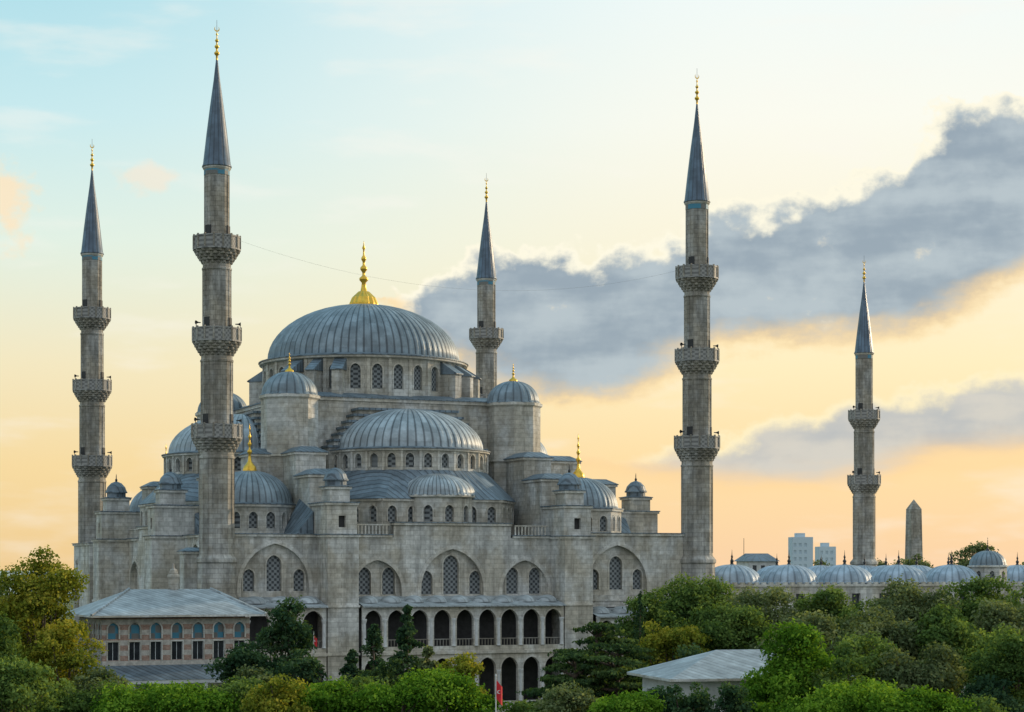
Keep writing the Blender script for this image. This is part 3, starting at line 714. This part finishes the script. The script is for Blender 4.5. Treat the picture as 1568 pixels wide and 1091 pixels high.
TR = [
 (-29.6, 125, 17.3, 6.2, 'round', 'yellow'), (-30.6, 114, 13.7, 5.0, 'round', 'green'), (-27.2, 122, 12.9, 5.0, 'round', 'yellow'),
 (-27.4, 108, 11.2, 5.6, 'round', 'green'), (-33.0, 128, 15.6, 6.5, 'round', 'olive'), (-24.0, 116, 10.2, 4.4, 'round', 'olive'), (-31.5, 122, 12.4, 5.5, 'round', 'yellow'), (-25.5, 112, 9.8, 4.5, 'round', 'green'),
 (-38.5, 150, 13.8, 8, 'round', 'olive'), (-42, 160, 15.0, 9, 'round', 'green'),
 (-16.2, 140, 14.0, 5.0, 'round', 'dark'), (-18.6, 138, 10.9, 5.8, 'round', 'dark'), (-15.0, 136, 10.4, 4.8, 'round', 'dark'), (-17.2, 134, 9.4, 4.8, 'round', 'olive'),
 (-9.9, 142, 12.0, 5.8, 'conifer', 'dark'), (-7.7, 146, 13.2, 4.8, 'conifer', 'dark'), (-11.2, 138, 10.4, 4.8, 'conifer', 'dark'), (-5.9, 139, 10.6, 5.6, 'conifer', 'olive'), (-8.6, 136, 9.9, 5.0, 'round', 'cedar'),
 (5.8, 134, 12.1, 10.4, 'cedar', 'cedar'), (7.0, 131, 10.9, 8.8, 'cedar', 'cedar'), (4.0, 130, 10.3, 7.0, 'cedar', 'cedar'), (9.7, 150, 14.4, 2.1, 'cypress', 'dark'),
 (9.9, 108, 9.9, 3.6, 'round', 'dark'), (11.8, 107, 9.8, 3.4, 'round', 'dark'), (8.6, 112, 9.4, 3.6, 'round', 'dark'),
 (15.2, 165, 15.5, 9.5, 'round', 'green'), (11.2, 160, 14.3, 6, 'round', 'green'), (20.3, 160, 14.6, 8.5, 'round', 'olive'), (26.5, 162, 14.5, 9.5, 'round', 'green'),
 (32.2, 158, 15.2, 9.5, 'round', 'olive'), (37.8, 160, 15.4, 8.5, 'round', 'green'), (41.5, 152, 16.2, 8, 'round', 'green'), (26.2, 142, 13.3, 8.4, 'round', 'olive'),
 (30.9, 140, 13.4, 7.4, 'round', 'green'), (31.2, 122, 12.5, 6.6, 'round', 'green'), (16.1, 150, 13.4, 7.8, 'round', 'green'), (21.5, 146, 12.8, 7.4, 'round', 'olive'),
 (12.0, 148, 12.1, 5.6, 'round', 'yellow'), (28.4, 119, 9.6, 5, 'round', 'dark'), (26.0, 126, 11.3, 6.4, 'round', 'olive'), (22.4, 128, 11.8, 5.6, 'round', 'green'), (8.2, 146, 9.6, 4.6, 'round', 'green'), (13, 140, 10.6, 5, 'round', 'dark'), (36.5, 145, 13.8, 7, 'round', 'olive'),
 (16.8, 116, 12.8, 6.6, 'round', 'bright'), (15.4, 114, 11.0, 5.0, 'round', 'bright'), (18.6, 113, 11.0, 4.6, 'round', 'green'),
]
tot = 0
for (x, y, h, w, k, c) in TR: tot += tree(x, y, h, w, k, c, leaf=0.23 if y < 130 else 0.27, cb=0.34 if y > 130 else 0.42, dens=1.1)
CAN = [(-22.6, 113, 9.6, 5.5, 'green'), (-20.4, 110, 9.6, 6, 'bright'), (-17.4, 109, 9.7, 6, 'bright'), (-15.0, 111, 9.9, 5.5, 'green'), (-12.8, 108, 10.2, 4.4, 'yellow'),
 (-10.8, 110, 9.8, 5.5, 'bright'), (-8.4, 112, 9.9, 5.5, 'green'), (-6.3, 109, 10.1, 5.6, 'bright'), (-4.0, 110, 10.4, 5.4, 'bright'), (-3.0, 119, 10.9, 3.2, 'yellow'), (-1.9, 110, 9.2, 3.6, 'bright'),
 (3.2, 112, 9.5, 4.5, 'olive'), (6.6, 110, 9.3, 5.0, 'bright'), (0.8, 113, 8.5, 4, 'green'), (19.6, 110, 9.8, 7.5, 'bright'), (17.0, 108, 9.1, 5, 'bright'), (22.8, 109, 9.4, 5.5, 'bright'), (25.8, 110, 9.0, 5, 'green'), (13.6, 107, 8.8, 4, 'bright')]
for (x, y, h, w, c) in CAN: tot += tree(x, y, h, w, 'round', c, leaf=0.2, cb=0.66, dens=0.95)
for (x, y, h, w) in ((63.5, 272, 19.6, 7.5), (59, 292, 18.0, 8), (54, 296, 17.6, 7), (68, 280, 17.5, 7), (75, 285, 18.6, 8), (47, 300, 17.2, 7)):
    tree(x, y, h, w, 'round', 'olive', leaf=0.4)

# ------------------------------------------------------------------ ground and sea
m, t, b = new_mat('lawn_and_soil'); tc = t.new('ShaderNodeTexCoord')
n = t.noise(tc.outputs['Object'], 0.08, 6, 0.6)
t.link(t.ramp(n, [(0.35, (0.05, 0.075, 0.025, 1)), (0.55, (0.08, 0.11, 0.04, 1)), (0.7, (0.14, 0.13, 0.09, 1))]), b.inputs['Base Color']); b.inputs['Roughness'].default_value = 0.95
def sheet(name, x0, x1, y0, y1, z, mat):
    me = bpy.data.meshes.new(name); me.from_pydata([(x0, y0, z), (x1, y0, z), (x1, y1, z), (x0, y1, z)], [], [(0, 1, 2, 3)]); me.materials.append(mat)
    o = bpy.data.objects.new(name, me); sc.collection.objects.link(o); return o
sheet('ground', -9000, 9000, -3000, 12000, 0, m)
m, t, b = new_mat('paving_stone'); tc = t.new('ShaderNodeTexCoord')
br = t.new('ShaderNodeTexBrick'); t.link(tc.outputs['Object'], br.inputs['Vector']); br.inputs['Scale'].default_value = 1.2
br.inputs['Color1'].default_value = (0.25, 0.24, 0.22, 1); br.inputs['Color2'].default_value = (0.3, 0.29, 0.27, 1); br.inputs['Mortar'].default_value = (0.15, 0.15, 0.14, 1)
t.link(br.outputs[0], b.inputs['Base Color'])
pave = sheet('pavement', -16, 104, -9, 60, 0.004, m); pave.location = (AX, AY, 0); pave.rotation_euler = (0, 0, TH)
m, t, b = new_mat('sea_water'); tc = t.new('ShaderNodeTexCoord')
b.inputs['Base Color'].default_value = (0.12, 0.22, 0.28, 1); b.inputs['Roughness'].default_value = 0.3
bump(t, b, t.noise(tc.outputs['Object'], 0.2, 4), 0.6, 0.5)
sheet('sea', -9000, 9000, 1100, 12000, 0.02, m)

# ------------------------------------------------------------------ sky
SUN_AZ, SUN_EL = math.radians(56), math.radians(14)
wd = bpy.data.worlds.new('World'); sc.world = wd; wd.use_nodes = True
t = NT(wd.node_tree); t.n.clear()
tc = t.new('ShaderNodeTexCoord'); sp = t.new('ShaderNodeSeparateXYZ'); t.link(tc.outputs['Generated'], sp.inputs[0])
X, Y, Z = sp.outputs
rho = t.m('SQRT', t.m('ADD', t.m('MULTIPLY', X, X), t.m('MULTIPLY', Y, Y)))
AZ = t.m('MULTIPLY', t.m('ARCTAN2', X, Y), 180/pi)
EL = t.m('MULTIPLY', t.m('ARCTAN2', Z, rho), 180/pi)
el40 = t.m('DIVIDE', EL, 40.0, clamp=True)
gl = t.ramp(el40, [(0, S(240, 205, 148)), (2.9/40, S(247, 218, 160)), (5.75/40, S(244, 231, 192)), (9.2/40, S(226, 241, 228)), (12.6/40, S(200, 234, 238)), (16.2/40, S(176, 223, 234)), (1, S(135, 195, 225))])
gr = t.ramp(el40, [(0, S(250, 210, 168)), (2.9/40, S(254, 221, 164)), (5.75/40, S(255, 237, 190)), (9.2/40, S(253, 244, 216)), (12.6/40, S(252, 251, 238)), (16.2/40, S(243, 251, 248)), (1, S(180, 220, 235))])
base = t.mix(t.ss(AZ, -15, 8), gl, gr)
cvec = t.comb(AZ, t.m('MULTIPLY', EL, 1.2), 0.0)
nzb = t.m('SUBTRACT', t.noise(cvec, 0.62, 3, 0.45), 0.5)
nzf = t.m('SUBTRACT', t.noise(cvec, 2.3, 4, 0.6), 0.5)
nz1 = t.m('ADD', nzb, t.m('MULTIPLY', nzf, 0.32))
nz2 = t.m('SUBTRACT', t.noise(t.comb(t.m('MULTIPLY', AZ, 0.45), t.m('MULTIPLY', EL, 1.8), 7.0), 0.5, 4, 0.5), 0.5)
base = t.mix(t.ss(nz2, 0.0, 0.22, 0.0, 0.35), base, S(252, 248, 238))
azn = t.m('DIVIDE', t.m('ADD', AZ, 10.0), 40.0, clamp=True)
def cv(pts): return t.m('MULTIPLY', t.curve(azn, [((a+10)/40.0, e/20.0) for a, e in pts]), 20.0)
top1 = cv([(-10, 7.0), (-3.8, 7.5), (-2.5, 8.4), (-1.2, 8.9), (1.6, 9.3), (3.3, 9.3), (4.3, 9.1), (5.2, 9.8), (6, 10.2), (7.9, 10.5), (10.3, 11.0), (11.2, 11.4), (11.8, 12.3), (12.6, 12.9), (14.1, 13.0), (15.4, 12.6), (20, 12), (30, 9)])
bot1 = cv([(-10, 7.6), (-3.8, 7.4), (-2.5, 6.0), (-0.45, 4.9), (1.4, 4.5), (3.1, 4.7), (4.8, 5.6), (6, 6.1), (8.8, 6.2), (11.3, 6.3), (12.4, 6.7), (13.5, 7.4), (14.8, 8.2), (20, 9.0), (30, 9)])
top2 = cv([(-10, 2.0), (2.0, 3.0), (4.1, 3.5), (6, 3.85), (7.9, 4.4), (9.75, 5.0), (11.6, 5.2), (14.8, 5.5), (30, 5.2)])
bot2 = cv([(-10, 2.6), (2.0, 2.9), (4.1, 2.6), (6, 2.3), (8.8, 2.3), (11.6, 2.7), (14.8, 3.0), (30, 3.2)])
dt1 = t.m('ADD', t.m('SUBTRACT', top1, EL), t.m('MULTIPLY', nz1, 2.8))
db1 = t.m('ADD', t.m('SUBTRACT', EL, bot1), t.m('MULTIPLY', t.m('ADD', nz2, t.m('MULTIPLY', nzf, 0.3)), 2.0))
dt2 = t.m('ADD', t.m('SUBTRACT', top2, EL), t.m('MULTIPLY', nz1, 1.8))
db2 = t.m('ADD', t.m('SUBTRACT', EL, bot2), t.m('MULTIPLY', nz2, 1.8))
front = t.ss(Y, 0.3, 0.6)
m1 = t.m('MULTIPLY', t.m('MULTIPLY', t.ss(dt1, -0.10, 0.14), t.ss(db1, -0.25, 0.5)), front)
m2 = t.m('MULTIPLY', t.m('MULTIPLY', t.ss(dt2, -0.12, 0.2), t.ss(db2, -0.4, 0.6)), front)
body_n = t.m('ADD', t.m('MULTIPLY', nz1, 0.6), nz2)
grey = t.mix(t.ss(body_n, -0.18, 0.2), S(150, 165, 177), S(182, 194, 200))
grey = t.mix(t.ss(nz1, 0.17, 0.30, 0.0, 0.7), grey, S(238, 226, 200))
c1 = t.mix(t.ss(dt1, 0.12, 0.75), S(255, 249, 226), grey)
c1 = t.mix(t.ss(db1, 1.2, 0.0), c1, S(252, 218, 160))
c2 = t.mix(t.ss(dt2, 0.1, 0.7), S(255, 240, 198), t.mix(t.ss(body_n, -0.2, 0.2), S(178, 184, 190), S(208, 205, 198)))
c2 = t.mix(t.ss(db2, 1.1, 0.0), c2, S(253, 212, 155))
sky = t.mix(t.m('MULTIPLY', m2, 0.93), base, c2)
sky = t.mix(m1, sky, c1)
def blob(a, e, ra, re, lo):
    da = t.m('DIVIDE', t.m('SUBTRACT', AZ, a), ra); de = t.m('DIVIDE', t.m('SUBTRACT', EL, e), re)
    d = t.m('SQRT', t.m('ADD', t.m('MULTIPLY', da, da), t.m('MULTIPLY', de, de)))
    return t.m('MULTIPLY', t.ss(t.m('ADD', t.m('SUBTRACT', 1.0, d), t.m('MULTIPLY', nz1, 3.5)), 0.0, 0.8), lo)
sky = t.mix(blob(-14.4, 10.4, 1.0, 1.2, 0.85), sky, S(255, 230, 192))
sky = t.mix(blob(-10.5, 11.0, 1.1, 0.45, 0.6), sky, S(250, 232, 208))
sky = t.mix(t.ss(Y, 0.2, -0.5), sky, S(218, 228, 237))
ns = t.new('ShaderNodeTexSky'); ns.sky_type = 'NISHITA'; ns.sun_disc = False
ns.sun_elevation = SUN_EL; ns.sun_rotation = SUN_AZ
nsc = t.mix(1.0, ns.outputs[0], (0.1, 0.1, 0.1, 1), 'MULTIPLY')
sky = t.mix(0.06, sky, nsc)
bg = t.new('ShaderNodeBackground'); t.link(sky, bg.inputs[0]); bg.inputs[1].default_value = 1.04
o = t.new('ShaderNodeOutputWorld'); t.link(bg.outputs[0], o.inputs[0])
wd.cycles.sampling_method = 'MANUAL'; wd.cycles.sample_map_resolution = 256
# sun
sl = bpy.data.lights.new('sun', 'SUN'); sl.energy = 3.0; sl.angle = math.radians(1.0); sl.color = (1.0, 0.78, 0.52)
so = bpy.data.objects.new('sun', sl); sc.collection.objects.link(so)
dv = Vector((math.sin(SUN_AZ)*math.cos(SUN_EL), math.cos(SUN_AZ)*math.cos(SUN_EL), math.sin(SUN_EL)))
so.rotation_euler = (-dv).to_track_quat('-Z', 'Y').to_euler(); so.location = (80, 80, 120)
# camera
cd = bpy.data.cameras.new('camera'); cd.sensor_width = 36; cd.lens = 69.7; cd.shift_y = 0.207; cd.clip_end = 20000; cd.clip_start = 1
ca = bpy.data.objects.new('camera', cd); sc.collection.objects.link(ca); ca.location = (0, 0, 16); ca.rotation_euler = (pi/2, 0, 0)
sc.camera = ca
sc.view_settings.view_transform = 'Standard'; sc.view_settings.look = 'None'; sc.view_settings.exposure = 0
print('leaves', tot)
